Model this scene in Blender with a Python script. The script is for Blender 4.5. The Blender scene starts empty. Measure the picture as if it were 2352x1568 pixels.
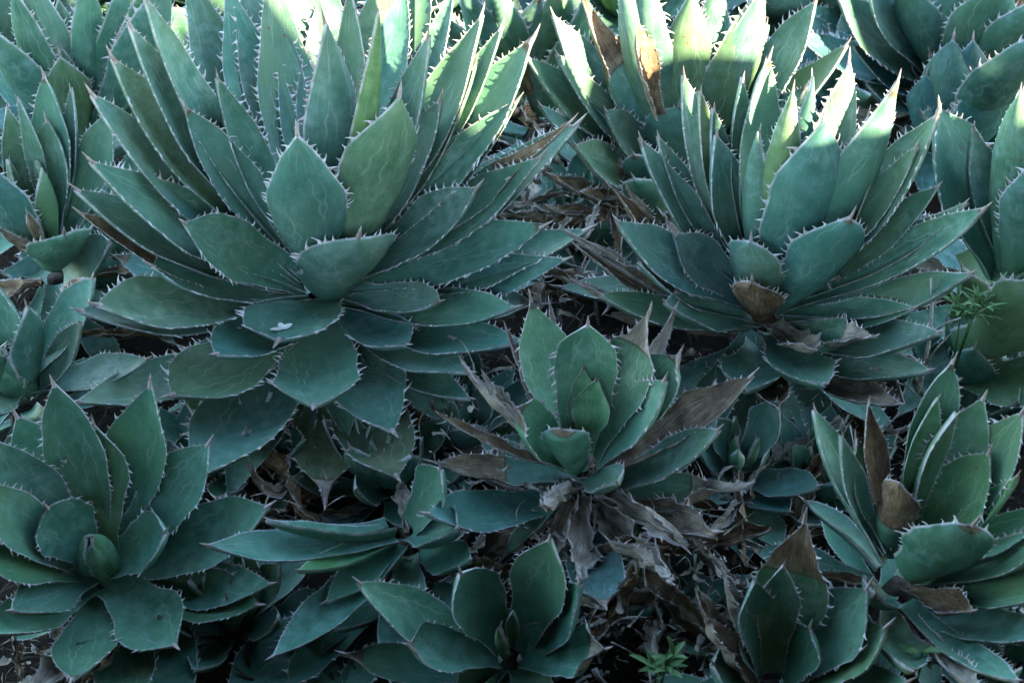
import bpy, math, random
import numpy as np
from mathutils import Vector, noise as mnoise

R = math.radians
random.seed(7)
rng = np.random.default_rng(7)
scene = bpy.context.scene
COL = scene.collection

# ------------------------------------------------------------------ camera
CAM = np.array([0.0, 0.0, 1.72])
PITCH = R(38.0)
LENS = 50.0
cd = bpy.data.cameras.new('camera')
cam = bpy.data.objects.new('camera', cd)
COL.objects.link(cam)
cam.location = CAM
cam.rotation_euler = (R(90) - PITCH, 0, 0)
cd.lens = LENS
cd.sensor_width = 36.0
cd.sensor_fit = 'HORIZONTAL'
cd.clip_start = 0.05
cd.clip_end = 500
cd.dof.use_dof = True
cd.dof.focus_distance = 2.4
cd.dof.aperture_fstop = 6.3
scene.camera = cam

# ------------------------------------------------------------------ light
SUN_EL, SUN_AZ = 20.0, 138.0          # azimuth clockwise from +Y (the viewing direction)
w = bpy.data.worlds.new('World')
scene.world = w
w.use_nodes = True
nt = w.node_tree
sky = nt.nodes.new('ShaderNodeTexSky')
sky.sky_type = 'NISHITA'
sky.sun_disc = False
sky.sun_elevation = R(SUN_EL)
sky.sun_rotation = R(SUN_AZ)
sky.altitude = 100
sky.air_density = 1.25
sky.dust_density = 0.4
sky.ozone_density = 2.0
bg = nt.nodes['Background']
bg.inputs['Strength'].default_value = 0.15
nt.links.new(sky.outputs[0], bg.inputs['Color'])
sdir = np.array([math.sin(R(SUN_AZ)) * math.cos(R(SUN_EL)), math.cos(R(SUN_AZ)) * math.cos(R(SUN_EL)), math.sin(R(SUN_EL))])
sl = bpy.data.lights.new('sun', 'SUN')
sl.energy = 4.2
sl.angle = R(0.6)
sl.color = (1.0, 0.84, 0.58)
so = bpy.data.objects.new('sun', sl)
COL.objects.link(so)
so.rotation_euler = Vector(sdir).to_track_quat('Z', 'Y').to_euler()
so.location = (6, 0, 6)

scene.view_settings.view_transform = 'Standard'
scene.view_settings.look = 'None'
scene.view_settings.exposure = 3.55
scene.view_settings.gamma = 1.0
scene.render.film_transparent = False
scene.cycles.max_bounces = 4
scene.cycles.diffuse_bounces = 1
scene.cycles.use_denoising = True

# ------------------------------------------------------------------ projection helpers (photo grid 2352 x 1568)
FPX = 2352 * LENS / 36.0
FW = np.array([0, math.cos(PITCH), -math.sin(PITCH)])
RT = np.array([1.0, 0, 0])
UP = np.array([0, math.sin(PITCH), math.cos(PITCH)])


def ray(x, y):
    return FW + RT * ((x - 1176) / FPX) + UP * ((784 - y) / FPX)


def on_z(x, y, z):
    d = ray(x, y)
    return CAM + d * ((z - CAM[2]) / d[2])


def at_depth(x, y, t):
    return CAM + ray(x, y) * t


def depth(p):
    return float(np.dot(p - CAM, FW))


def unit(v):
    n = np.linalg.norm(v)
    return v / n if n > 1e-9 else v


def reach(base, x, y, l, far=False):
    """the point on the sight line of (x, y) that lies l metres from base"""
    d = ray(x, y)
    o = CAM - base
    a = d @ d
    b = 2 * (d @ o)
    c = o @ o - l * l
    q = b * b - 4 * a * c
    if q <= 0:
        return CAM + d * (-b / (2 * a))
    s = math.sqrt(q)
    return CAM + d * ((-b + (s if far else -s)) / (2 * a))


# ------------------------------------------------------------------ materials
def mat(name):
    m = bpy.data.materials.new(name)
    m.use_nodes = True
    return m, m.node_tree, m.node_tree.nodes['Principled BSDF']


class NB:
    """tiny node builder"""
    def __init__(s, nt):
        s.nt = nt

    def n(s, t, **kw):
        nd = s.nt.nodes.new(t)
        for k, v in kw.items():
            setattr(nd, k, v)
        return nd

    def put(s, sock, v):
        if hasattr(v, 'links') or hasattr(v, 'is_output'):
            s.nt.links.new(v, sock)
        elif isinstance(v, (tuple, list)):
            sock.default_value = tuple(v) + ((1,) if len(v) == 3 and sock.type == 'RGBA' else ())
        else:
            sock.default_value = v

    def math(s, op, a, b=None, c=None, clamp=False):
        nd = s.n('ShaderNodeMath', operation=op, use_clamp=clamp)
        s.put(nd.inputs[0], a)
        if b is not None: s.put(nd.inputs[1], b)
        if c is not None: s.put(nd.inputs[2], c)
        return nd.outputs[0]

    def mix(s, f, a, b, blend='MIX'):
        nd = s.n('ShaderNodeMix', data_type='RGBA', blend_type=blend)
        s.put(nd.inputs[0], f)
        s.put(nd.inputs[6], a)
        s.put(nd.inputs[7], b)
        return nd.outputs[2]

    def step(s, x, a, b):
        nd = s.n('ShaderNodeMapRange', interpolation_type='SMOOTHSTEP')
        s.put(nd.inputs[0], x)
        nd.inputs[1].default_value = a
        nd.inputs[2].default_value = b
        return nd.outputs[0]

    def noise(s, vec, scale, detail=4, rough=0.5, dist=0.0):
        nd = s.n('ShaderNodeTexNoise')
        if vec is not None: s.put(nd.inputs['Vector'], vec)
        nd.inputs['Scale'].default_value = scale
        nd.inputs['Detail'].default_value = detail
        nd.inputs['Roughness'].default_value = rough
        nd.inputs['Distortion'].default_value = dist
        return nd.outputs[0]

    def comb(s, x, y, z):
        nd = s.n('ShaderNodeCombineXYZ')
        s.put(nd.inputs[0], x); s.put(nd.inputs[1], y); s.put(nd.inputs[2], z)
        return nd.outputs[0]


def make_leaf_mat():
    m, nt, bs = mat('agave_leaf')
    b = NB(nt)
    lf = b.n('ShaderNodeAttribute', attribute_name='lf')
    sx = b.n('ShaderNodeSeparateXYZ')
    nt.links.new(lf.outputs['Vector'], sx.inputs[0])
    u, v, ed = sx.outputs[0], sx.outputs[1], sx.outputs[2]
    dr = b.n('ShaderNodeAttribute', attribute_name='dry').outputs['Fac']
    oi = b.n('ShaderNodeObjectInfo')
    rnd = oi.outputs['Random']
    tc = b.n('ShaderNodeTexCoord')
    P = tc.outputs['Object']
    off = b.n('ShaderNodeVectorMath', operation='ADD')
    nt.links.new(P, off.inputs[0])
    rv = b.comb(b.math('MULTIPLY', rnd, 37.0), b.math('MULTIPLY', rnd, 11.0), 0.0)
    nt.links.new(rv, off.inputs[1])
    V = off.outputs[0]
    au = b.math('ABSOLUTE', u)
    # body colour
    n1 = b.noise(V, 9, 5, 0.55)
    n2 = b.noise(V, 45, 4, 0.6)
    n3 = b.noise(V, 260, 3, 0.6)
    base = b.mix(b.step(n1, 0.3, 0.7), (0.040, 0.114, 0.075), (0.080, 0.186, 0.128))
    base = b.mix(b.math('MULTIPLY', b.step(b.noise(V, 4.5, 3, 0.5), 0.42, 0.72), 0.5), base, (0.110, 0.160, 0.058))
    # waxy bloom, rubbed off in places
    bl = b.math('MULTIPLY', b.step(n2, 0.35, 0.75), b.step(b.noise(V, 6, 4, 0.6), 0.3, 0.65))
    base = b.mix(b.math('MULTIPLY', bl, 0.70), base, (0.188, 0.298, 0.245))
    base = b.mix(b.math('MULTIPLY', b.step(n3, 0.55, 0.8), 0.25), base, (0.22, 0.30, 0.235))
    st = b.noise(b.comb(b.math('MULTIPLY_ADD', u, 9.0, b.math('MULTIPLY', rnd, 31.0)), b.math('MULTIPLY', v, 2.4), rnd), 3.0, 5, 0.6)
    base = b.mix(b.math('MULTIPLY', b.step(st, 0.48, 0.72), 0.22), base, (0.188, 0.295, 0.240))
    base = b.mix(b.math('MULTIPLY', b.step(st, 0.46, 0.28), 0.28), base, (0.036, 0.086, 0.044))
    dust = b.n('ShaderNodeTexVoronoi', feature='F1')
    nt.links.new(V, dust.inputs['Vector'])
    dust.inputs['Scale'].default_value = 190
    base = b.mix(b.math('MULTIPLY', b.math('SUBTRACT', 1.0, b.step(dust.outputs['Distance'], 0.08, 0.22)), b.math('MULTIPLY', b.step(b.noise(V, 16, 3, 0.6), 0.5, 0.65), 0.5)), base, (0.33, 0.40, 0.37))
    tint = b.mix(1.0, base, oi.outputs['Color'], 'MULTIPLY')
    # imprints left by the neighbours in the bud: broken scalloped pale lines
    wob = b.math('MULTIPLY', b.math('SUBTRACT', b.noise(V, 8, 2, 0.5), 0.5), 0.38)
    vv = b.math('MULTIPLY_ADD', rnd, 7.0, b.math('MULTIPLY', v, 30.0))
    scal = b.math('MULTIPLY', b.math('ABSOLUTE', b.math('SINE', vv)), 0.085)
    lim = b.math('MULTIPLY_ADD', v, -0.75, b.math('MULTIPLY_ADD', rnd, 0.5, 0.72))
    f1 = b.math('ABSOLUTE', b.math('SUBTRACT', b.math('ADD', b.math('ADD', au, scal), wob), lim))
    line = b.math('SUBTRACT', 1.0, b.step(f1, 0.004, 0.050))
    lim2 = b.math('MULTIPLY_ADD', v, 0.6, b.math('MULTIPLY_ADD', rnd, -0.45, 0.15))
    f2 = b.math('ABSOLUTE', b.math('SUBTRACT', b.math('ADD', b.math('SUBTRACT', au, scal), b.math('MULTIPLY', wob, 1.6)), lim2))
    line2 = b.math('SUBTRACT', 1.0, b.step(f2, 0.003, 0.040))
    msk = b.math('MULTIPLY', b.step(b.noise(V, 17, 2, 0.5), 0.42, 0.6), b.step(v, 0.25, 0.4))
    lines = b.math('MULTIPLY', b.math('MAXIMUM', line, line2), b.math('MULTIPLY', msk, 0.24))
    tint = b.mix(lines, tint, (0.36, 0.44, 0.37))
    # scars and rust specks
    vo = b.n('ShaderNodeTexVoronoi', feature='F1')
    nt.links.new(V, vo.inputs['Vector'])
    vo.inputs['Scale'].default_value = 34
    sp = b.math('MULTIPLY', b.math('SUBTRACT', 1.0, b.step(b.math('ADD', vo.outputs['Distance'], b.math('MULTIPLY', n2, 0.12)), 0.10, 0.20)),
                b.step(b.noise(V, 7, 2, 0.5), 0.55, 0.62))
    tint = b.mix(b.math('MULTIPLY', sp, 0.85), tint, (0.15, 0.062, 0.025))
    # dry tissue: long fibres
    fb = b.comb(b.math('MULTIPLY_ADD', u, 16.0, b.math('MULTIPLY', rnd, 50.0)), b.math('MULTIPLY', v, 3.2), b.math('MULTIPLY', rnd, 9.0))
    fn = b.noise(fb, 2.2, 6, 0.65, 0.6)
    fm_ = b.math('ADD', b.math('MULTIPLY', fn, .55), b.math('MULTIPLY', b.noise(V, 18, 5, 0.65), .45))
    cr = b.n('ShaderNodeValToRGB')
    nt.links.new(fm_, cr.inputs[0])
    e = cr.color_ramp.elements
    e[0].position, e[0].color = 0.34, (0.020, 0.014, 0.010, 1)
    e[1].position, e[1].color = 0.68, (0.58, 0.51, 0.40, 1)
    x = e.new(0.45); x.color = (0.085, 0.052, 0.030, 1)
    x = e.new(0.55); x.color = (0.24, 0.155, 0.080, 1)
    dl = b.n('ShaderNodeAttribute', attribute_name='ash').outputs['Fac']
    dryc = b.mix(b.math('MULTIPLY', dl, 0.8), cr.outputs[0], b.mix(b.step(fm_, .32, .66), (0.060, 0.048, 0.036), (0.70, 0.62, 0.50)))
    dmask = b.step(b.math('ADD', dr, b.math('MULTIPLY', b.math('SUBTRACT', n2, 0.5), 0.35)), 0.42, 0.56)
    ring = b.math('MULTIPLY', b.math('SUBTRACT', 1.0, b.step(b.math('ABSOLUTE', b.math('SUBTRACT', dr, 0.42)), 0.02, 0.13)), 0.7)
    ring = b.math('MULTIPLY', ring, b.step(dr, 0.2, 0.3))
    col = b.mix(ring, tint, (0.10, 0.045, 0.022))
    col = b.mix(dmask, col, dryc)
    # horny margin
    mg = b.math('SUBTRACT', 1.0, b.step(b.math('ADD', ed, b.math('MULTIPLY', b.math('SUBTRACT', n3, 0.5), 0.0022)), 0.0008, 0.0024))
    mcol = b.mix(n2, (0.30, 0.25, 0.26), (0.56, 0.54, 0.54))
    col = b.mix(b.math('MULTIPLY', mg, b.math('MULTIPLY_ADD', b.step(n2, 0.35, 0.65), 0.55, 0.30)), col, mcol)
    nt.links.new(col, bs.inputs['Base Color'])
    ro = b.math('MULTIPLY_ADD', n2, 0.25, 0.46)
    nt.links.new(b.math('MULTIPLY_ADD', dmask, 0.35, ro, clamp=True), bs.inputs['Roughness'])
    bs.inputs['Specular IOR Level'].default_value = 0.22
    bp = b.n('ShaderNodeBump')
    bp.inputs['Strength'].default_value = 0.55
    bp.inputs['Distance'].default_value = 0.004
    # living leaf: lightly dimpled skin, pressed imprint lines; dry leaf: ridged fibres
    hg = b.math('ADD', b.math('MULTIPLY', n2, 0.35), b.math('MULTIPLY', lines, -0.25))
    hg = b.math('ADD', hg, b.math('MULTIPLY', n3, 0.06))
    hh = b.n('ShaderNodeMix', data_type='FLOAT')
    nt.links.new(dmask, hh.inputs[0]); nt.links.new(hg, hh.inputs[2]); nt.links.new(b.math('MULTIPLY', fn, 1.6), hh.inputs[3])
    nt.links.new(hh.outputs[0], bp.inputs['Height'])
    nt.links.new(bp.outputs[0], bs.inputs['Normal'])
    return m


def make_horn_mat():
    m, nt, bs = mat('horny_spine')
    b = NB(nt)
    oi = b.n('ShaderNodeObjectInfo')
    tc = b.n('ShaderNodeTexCoord')
    n = b.noise(tc.outputs['Object'], 60, 3, 0.6)
    c = b.mix(b.step(n, 0.35, 0.7), (0.60, 0.57, 0.54), (0.30, 0.24, 0.22))
    c = b.mix(1.0, c, oi.outputs['Color'], 'MULTIPLY')
    nt.links.new(c, bs.inputs['Base Color'])
    bs.inputs['Roughness'].default_value = 0.5
    return m


def make_soil_mat():
    m, nt, bs = mat('dark_soil')
    b = NB(nt)
    P = b.n('ShaderNodeTexCoord').outputs['Object']
    a = b.noise(P, 6, 8, 0.65)
    c = b.mix(b.step(a, 0.3, 0.75), (0.006, 0.005, 0.004), (0.022, 0.017, 0.012))
    c = b.mix(b.step(b.noise(P, 120, 3, 0.6), 0.6, 0.75), c, (0.05, 0.042, 0.034))
    nt.links.new(c, bs.inputs['Base Color'])
    bs.inputs['Roughness'].default_value = 0.95
    bs.inputs['Specular IOR Level'].default_value = 0.08
    bp = b.n('ShaderNodeBump')
    bp.inputs['Strength'].default_value = 0.9
    bp.inputs['Distance'].default_value = 0.02
    nt.links.new(b.noise(P, 40, 6, 0.7), bp.inputs['Height'])
    nt.links.new(bp.outputs[0], bs.inputs['Normal'])
    return m


def make_plain(name, c1, c2, scale=20, rough=0.8, bump=0.3):
    m, nt, bs = mat(name)
    b = NB(nt)
    P = b.n('ShaderNodeTexCoord').outputs['Object']
    n = b.noise(P, scale, 5, 0.6)
    nt.links.new(b.mix(b.step(n, 0.3, 0.7), c1, c2), bs.inputs['Base Color'])
    bs.inputs['Roughness'].default_value = rough
    bs.inputs['Specular IOR Level'].default_value = 0.12 if rough > .6 else .3
    bp = b.n('ShaderNodeBump')
    bp.inputs['Strength'].default_value = bump
    bp.inputs['Distance'].default_value = 0.005
    nt.links.new(n, bp.inputs['Height'])
    nt.links.new(bp.outputs[0], bs.inputs['Normal'])
    return m


LEAF = make_leaf_mat()
HORN = make_horn_mat()
SOIL = make_soil_mat()
LITTER = make_plain('dry_litter', (0.008, 0.006, 0.005), (0.07, 0.055, 0.042), 30, 0.9, 0.6)
TWIG = make_plain('grey_twig', (0.14, 0.12, 0.10), (0.40, 0.37, 0.34), 60, 0.85, 0.6)
FIBRE = make_plain('dry_fibre', (0.05, 0.04, 0.03), (0.48, 0.42, 0.34), 25, 0.85, 0.3)
STEM = make_plain('dark_stem', (0.012, 0.010, 0.008), (0.05, 0.04, 0.03), 50, 0.9, 0.8)
WEED = make_plain('weed_leaf', (0.06, 0.135, 0.035), (0.11, 0.22, 0.07), 40, 0.5, 0.1)
PETAL = make_plain('dry_petal', (0.50, 0.48, 0.43), (0.72, 0.70, 0.66), 90, 0.7, 0.3)
BLOCKERM = make_plain('blocker_surface', (0.24, 0.22, 0.19), (0.34, 0.31, 0.27), 3, 0.9, 0.3)  # surface of the added light blockers


# ------------------------------------------------------------------ mesh helpers
def mesh_obj(name, verts, faces, material, parent=None, loc=None, smooth=True, attrs=None):
    me = bpy.data.meshes.new(name)
    me.from_pydata([tuple(map(float, v)) for v in verts], [], [tuple(int(i) for i in f) for f in faces])
    if smooth:
        me.polygons.foreach_set('use_smooth', [True] * len(me.polygons))
    for k, (typ, arr) in (attrs or {}).items():
        at = me.attributes.new(k, typ, 'POINT')
        at.data.foreach_set('vector' if typ == 'FLOAT_VECTOR' else 'value', np.asarray(arr, dtype=np.float32).ravel())
    me.materials.append(material)
    me.update()
    o = bpy.data.objects.new(name, me)
    COL.objects.link(o)
    if parent is not None:
        o.parent = parent
    if loc is not None:
        o.location = loc
    return o


def tag(o, label, cat, group=None, kind=None):
    if label: o['label'] = label
    if cat: o['category'] = cat
    if group: o['group'] = group
    if kind: o['kind'] = kind


def nz(p, s, seed=0.0):
    return mnoise.noise((p[0] * s + seed, p[1] * s - seed * 0.7, p[2] * s + seed * 1.3))


def lerpc(x, pts):
    return np.interp(x, [p[0] for p in pts], [p[1] for p in pts])


PROFILES = {
    'agave': [(0, .58), (.12, .56), (.28, .70), (.42, .90), (.54, 1.0), (.63, .97), (.72, .85), (.80, .67), (.87, .47), (.93, .27), (.97, .13), (1, .03)],
    'broad': [(0, .62), (.12, .57), (.28, .70), (.44, .91), (.57, 1.0), (.67, .97), (.76, .83), (.84, .61), (.90, .40), (.945, .23), (.975, .12), (1, .03)],
    'lance': [(0, .80), (.12, .78), (.28, .88), (.42, 1.0), (.58, .98), (.70, .85), (.80, .64), (.88, .42), (.94, .22), (.975, .11), (1, .03)],
    'blunt': [(0, .66), (.12, .64), (.28, .76), (.48, .95), (.64, 1.0), (.76, .95), (.85, .80), (.92, .52), (.965, .25), (.985, .12), (1, .03)],
}
UU7 = np.array([-1, -.86, -.6, -.3, 0, .3, .6, .86, 1.0])

UUD = np.array([-1, -.9, -.75, -.55, -.35, -.17, 0, .17, .35, .55, .75, .9, 1.0])


def leaf(root, ro, B, T, N0, W, seed, o):
    """one agave leaf with its spine and marginal teeth; coordinates in world, stored relative to ro"""
    dead = o.get('dead', 0)
    UU = UUD if dead else UU7
    nv = 46 if dead else 34
    t = np.concatenate([np.linspace(0, .62, 14, endpoint=False), np.linspace(.62, 1, nv - 14)])
    Lm = float(np.linalg.norm(T - B))
    ax = unit(T - B)
    N0 = unit(N0 - (N0 @ ax) * ax)
    S0 = np.cross(ax, N0)
    roll = R(o.get('roll', 0))
    Nr = N0 * math.cos(roll) + S0 * math.sin(roll)
    Sr = np.cross(ax, Nr)
    sag = o.get('sag', .06)
    M = (B + T) / 2 - Nr * sag * 2 * Lm + Sr * o.get('s', 0.0) * 2 * Lm
    tt = t[:, None]
    P = (1 - tt) ** 2 * B + 2 * tt * (1 - tt) * M + tt ** 2 * T
    D = 2 * (1 - tt) * (M - B) + 2 * tt * (T - M)
    hook = o.get('hook', 0.0)                      # last third bends over
    if hook:
        k = np.clip((t - .6) / .4, 0, 1)[:, None] ** 2
        P = P + Nr * (hook * Lm) * k
    D = np.gradient(P, t, axis=0)
    D /= np.linalg.norm(D, axis=1)[:, None]
    N = Nr - (D @ Nr)[:, None] * D
    N /= np.linalg.norm(N, axis=1)[:, None]
    S = np.cross(D, N)
    tw = R(o.get('tw', 0)) * t
    N2 = N * np.cos(tw)[:, None] + S * np.sin(tw)[:, None]
    S = np.cross(D, N2)
    N = N2
    d0 = o.get('d', 2.0)
    dryt = np.clip((t - d0) / .12, 0, 1) if d0 < 1.5 else np.zeros(nv)
    if dead:
        dryt = np.ones(nv)
    hw = W / 2 * lerpc(t, PROFILES[o.get('p', 'agave')])
    shr = o.get('shr', .45 if not dead else .12)
    cr = o.get('cr', .5 if dead else .35)
    wv = 1 + .05 * np.sin(t * 9 + seed * 3.1) + .03 * np.sin(t * 23 + seed * 7)
    hw = hw * wv * (1 - shr * np.clip(dryt, 0, 1) * (np.clip((t - d0) / max(.05, 1 - d0), 0, 1) if not dead else 1))
    phi = R(o.get('g', 31 + 7 * math.sin(seed * 5.7))) * (1.25 - .45 * t) + R(38) * dryt * o.get('curl', 1.0) * (1 if not dead else .8)
    hs = np.ones((nv, len(UU)))
    if dead or d0 < 1.5:
        k_ = cr * (1.0 if dead else 1.0)
        for i in range(nv):
            a_ = 1 - k_ * dryt[i] * (.42 + .75 * nz((t[i] * 6, seed, 2.0), 1.0, seed) + .35 * nz((t[i] * 19, seed, 2.0), 1.0, seed))
            b_ = 1 - k_ * dryt[i] * (.42 + .75 * nz((t[i] * 6, seed, 8.0), 1.0, seed) + .35 * nz((t[i] * 19, seed, 8.0), 1.0, seed))
            hs[i] = np.where(UU < 0, np.clip(a_, .12, 1.1), np.clip(b_, .12, 1.1))
        if dead:
            phi = phi * (1 + .9 * cr * np.sin(t * 4 + seed))
    th = (W * o.get('th', .17) * (1 - t) ** .55 + .0045) * (1 - .72 * dryt)
    rim = .0016 - .0006 * dryt
    sd = seed * 17.3
    X = hs * hw[:, None] * np.sin(UU[None, :] * phi[:, None]) / phi[:, None]
    Y = hw[:, None] * (1 - np.cos(UU[None, :] * phi[:, None])) / phi[:, None]
    mid = o.get('fold', 0.0)                       # crease along the middle
    if mid:
        Y = Y + mid * hw[:, None] * (np.abs(UU)[None, :] - .5)
    # undulating margins and slow warps
    asym = np.sin(t * 5.3 + sd)[:, None] * UU[None, :] * .06 * hw[:, None]
    ruff = (UU ** 2)[None, :] * (np.sin(t * 13 + sd)[:, None] * (UU > 0) + np.sin(t * 11 - sd)[:, None] * (UU < 0)) * .035 * hw[:, None]
    Y = Y + asym + ruff
    ad = P[:, None, :] + S[:, None, :] * X[:, :, None] + N[:, None, :] * Y[:, :, None]
    # crumple of dry tissue
    if dryt.max() > 0 and cr > 0:
        for i in range(nv):
            if dryt[i] <= 0: continue
            for j in range(len(UU)):
                q = np.array([UU[j] * 1.7, t[i] * 5.0, seed * 3.0])
                a = nz(q, 1.0, sd) * .9 + nz(q, 2.6, sd + 5) * .45
                c = nz(q, 1.3, sd + 9)
                ad[i, j] += (N[i] * a + S[i] * c * .6 + D[i] * nz(q, 1.1, sd + 4) * .4) * cr * dryt[i] * W * .22
    bk = (1 - UU ** 2) ** .8
    ab = ad - N[:, None, :] * (rim[:, None] + th[:, None] * bk[None, :])[:, :, None]
    nu = len(UU)
    edge = hw[:, None] * (1 - np.abs(UU))[None, :]
    verts = [ad.reshape(-1, 3), ab.reshape(-1, 3)]
    lfu = np.stack([np.broadcast_to(UU[None, :], (nv, nu)), np.broadcast_to(t[:, None], (nv, nu)), edge], -1).reshape(-1, 3)
    lf = [lfu, lfu]
    dv = np.broadcast_to(dryt[:, None], (nv, nu)).reshape(-1)
    dva = [dv, dv]
    faces = []
    ix = lambda i, j, o_: o_ + i * nu + j
    n0 = nv * nu
    for i in range(nv - 1):
        for j in range(nu - 1):
            faces.append((ix(i, j, 0), ix(i, j + 1, 0), ix(i + 1, j + 1, 0), ix(i + 1, j, 0)))
            faces.append((ix(i, j, n0), ix(i + 1, j, n0), ix(i + 1, j + 1, n0), ix(i, j + 1, n0)))
    c = 2 * n0
    for j in (0, nu - 1):
        strip = np.stack([ad[:, j], ab[:, j]], 1).reshape(-1, 3)
        verts.append(strip)
        lf.append(np.stack([np.full(nv * 2, UU[j]), np.repeat(t, 2), np.zeros(nv * 2)], -1))
        dva.append(np.repeat(dryt, 2))
        for i in range(nv - 1):
            a, b_, c_, d_ = c + 2 * i, c + 2 * i + 1, c + 2 * i + 3, c + 2 * i + 2
            faces.append((a, b_, c_, d_) if j == 0 else (a, d_, c_, b_))
        c += nv * 2
    verts = np.concatenate(verts) - ro
    dv = np.concatenate(dva)
    ash = np.clip(o.get('ash', .35 if not dead else .3) + .0 * dv, 0, 1) * np.ones(len(dv))
    nm = 'withered_leaf' if dead else 'leaf'
    lo = mesh_obj(nm, verts, faces, LEAF, root, attrs={'lf': ('FLOAT_VECTOR', np.concatenate(lf)), 'dry': ('FLOAT', dv), 'ash': ('FLOAT', ash)})
    tc = o.get('tint', (1, 1, 1))
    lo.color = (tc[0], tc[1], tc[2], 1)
    if dead:
        lo['label'] = o.get('lab', 'brown dried out leaf')
    elif 'lab' in o:
        lo['label'] = o['lab']
    # ---- tip spine
    hc = o.get('horn', (1, 1, 1))
    if not o.get('nospine'):
        sl_ = .034 * o.get('ss', 1.0) * min(1.15, max(.45, W / .12))
        i0 = int(np.searchsorted(t, .965))
        p0, d = P[i0], D[-1]
        if cr and dryt[-1] > 0:
            p0 = ad[i0, nu // 2]
        ln = float(np.linalg.norm(P[-1] - P[i0])) + sl_ * .8
        rr = max(.0016, .034 * W)
        vs, fs = [], []
        for k, (f, rf) in enumerate([(0, .9), (.25, .85), (.5, .62), (.75, .34)]):
            for a in range(6):
                an = a * math.pi / 3
                vs.append(p0 + d * ln * f + N[-1] * (ln * .08 * f * f) + (S[-1] * math.cos(an) + N[-1] * math.sin(an) * .8) * rr * rf - ro)
        vs.append(p0 + d * ln + N[-1] * ln * .08 - ro)
        for k in range(3):
            for a in range(6):
                fs.append((k * 6 + a, k * 6 + (a + 1) % 6, k * 6 + 6 + (a + 1) % 6, k * 6 + 6 + a))
        for a in range(6):
            fs.append((18 + a, 18 + (a + 1) % 6, 24))
        sp = mesh_obj('tip_spine', vs, fs, HORN, lo)
        sp.color = (.62 * hc[0], .54 * hc[1], .52 * hc[2], 1)
    # ---- marginal teeth
    ts = o.get('ts', 1.0) * min(1.1, max(.40, W / .13))
    if ts > 0:
        vs, fs = [], []
        r2 = random.Random(int(seed * 1000) + 5)
        for j, sg in ((0, -1), (nu - 1, 1)):
            E = ad[:, j]
            seg = np.linalg.norm(np.diff(E, axis=0), axis=1)
            cum = np.concatenate([[0], np.cumsum(seg)])
            pos = cum[-1] * .05
            while pos < cum[-1] * .975:
                f = pos / cum[-1]
                q = np.array([np.interp(pos, cum, E[:, k]) for k in range(3)])
                i = min(nv - 1, int(np.searchsorted(cum, pos)))
                env = float(lerpc(f, [(0, .25), (.2, .45), (.4, .85), (.6, 1.0), (.85, .95), (.93, .6), (1, .3)]))
                ln = .0115 * ts * env * r2.choice([.45, .7, .9, 1.0, 1.15, 1.3])
                dd = unit(E[min(nv - 1, i + 1)] - E[max(0, i - 1)])
                oe = S[i] * sg * math.cos(phi[i] * .8) + N[i] * (math.sin(phi[i] * .8) + .15)
                oe = unit(oe - (oe @ dd) * dd)
                pn = np.cross(dd, oe)
                hk = r2.choice([1, 1, -1, -1, 1]) * r2.uniform(.1, 1.0)
                wb = ln * r2.uniform(.40, .62)
                c0 = len(vs)
                for (fh, fw, ft, fk) in ((-.12, 1, .13, 0), (.20, .46, .14, .04), (.52, .24, .12, .26), (.82, .14, .08, .66)):
                    cc = q + oe * ln * fh + dd * (ln * hk * fk)
                    a_, b_ = dd * wb * fw, pn * ln * ft * .8
                    vs += [cc - a_ - ro, cc + b_ - ro, cc + a_ - ro, cc - b_ - ro]
                vs.append(q + oe * ln * .98 + dd * (ln * hk * 1.0) - ro)
                for k in range(3):
                    for a in range(4):
                        fs.append((c0 + k * 4 + a, c0 + k * 4 + (a + 1) % 4, c0 + k * 4 + 4 + (a + 1) % 4, c0 + k * 4 + 4 + a))
                for a in range(4):
                    fs.append((c0 + 12 + a, c0 + 12 + (a + 1) % 4, c0 + 16))
                pos += .0172 * (.5 + .5 * ts) * r2.uniform(.45, 1.5) * (.55 + .45 * env)
        te = mesh_obj('marginal_teeth', vs, fs, HORN, lo)
        te['kind'] = 'stuff'
        te.color = (hc[0], hc[1], hc[2], 1)
    return lo


def bud(root, ro, B, T, W, seed, tint, teeth):
    """the closed heart of a rosette: young leaves wrapped round each other into a pointed cone"""
    ax = unit(T - B)
    s = unit(np.cross(ax, np.array([.3, .2, 1.0]) if abs(ax[2]) < .9 else np.array([1.0, 0, 0])))
    f = np.cross(ax, s)
    L = float(np.linalg.norm(T - B))
    for k in range(6):
        an = k * 2.4 + seed
        rad = s * math.cos(an) + f * math.sin(an)
        grow = k / 5
        base = B + rad * W * (.22 + .12 * grow)
        tip = B + ax * L * (1.0 - .30 * grow) + rad * W * (.01 + .17 * grow)
        lo = leaf(root, ro, base, tip, -rad, W * (.95 + .25 * grow), seed * 2.3 + k,
                  dict(g=62, sag=.045, p='agave', ts=teeth * .7, ss=.6, f=None, tint=tuple(c * q for c, q in zip(tint, (1.08, 1.12, .95)))))
        lo.name = 'heart_leaf'


PLANTS = []
WSCALE = 1.24
REPORT = []


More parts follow.
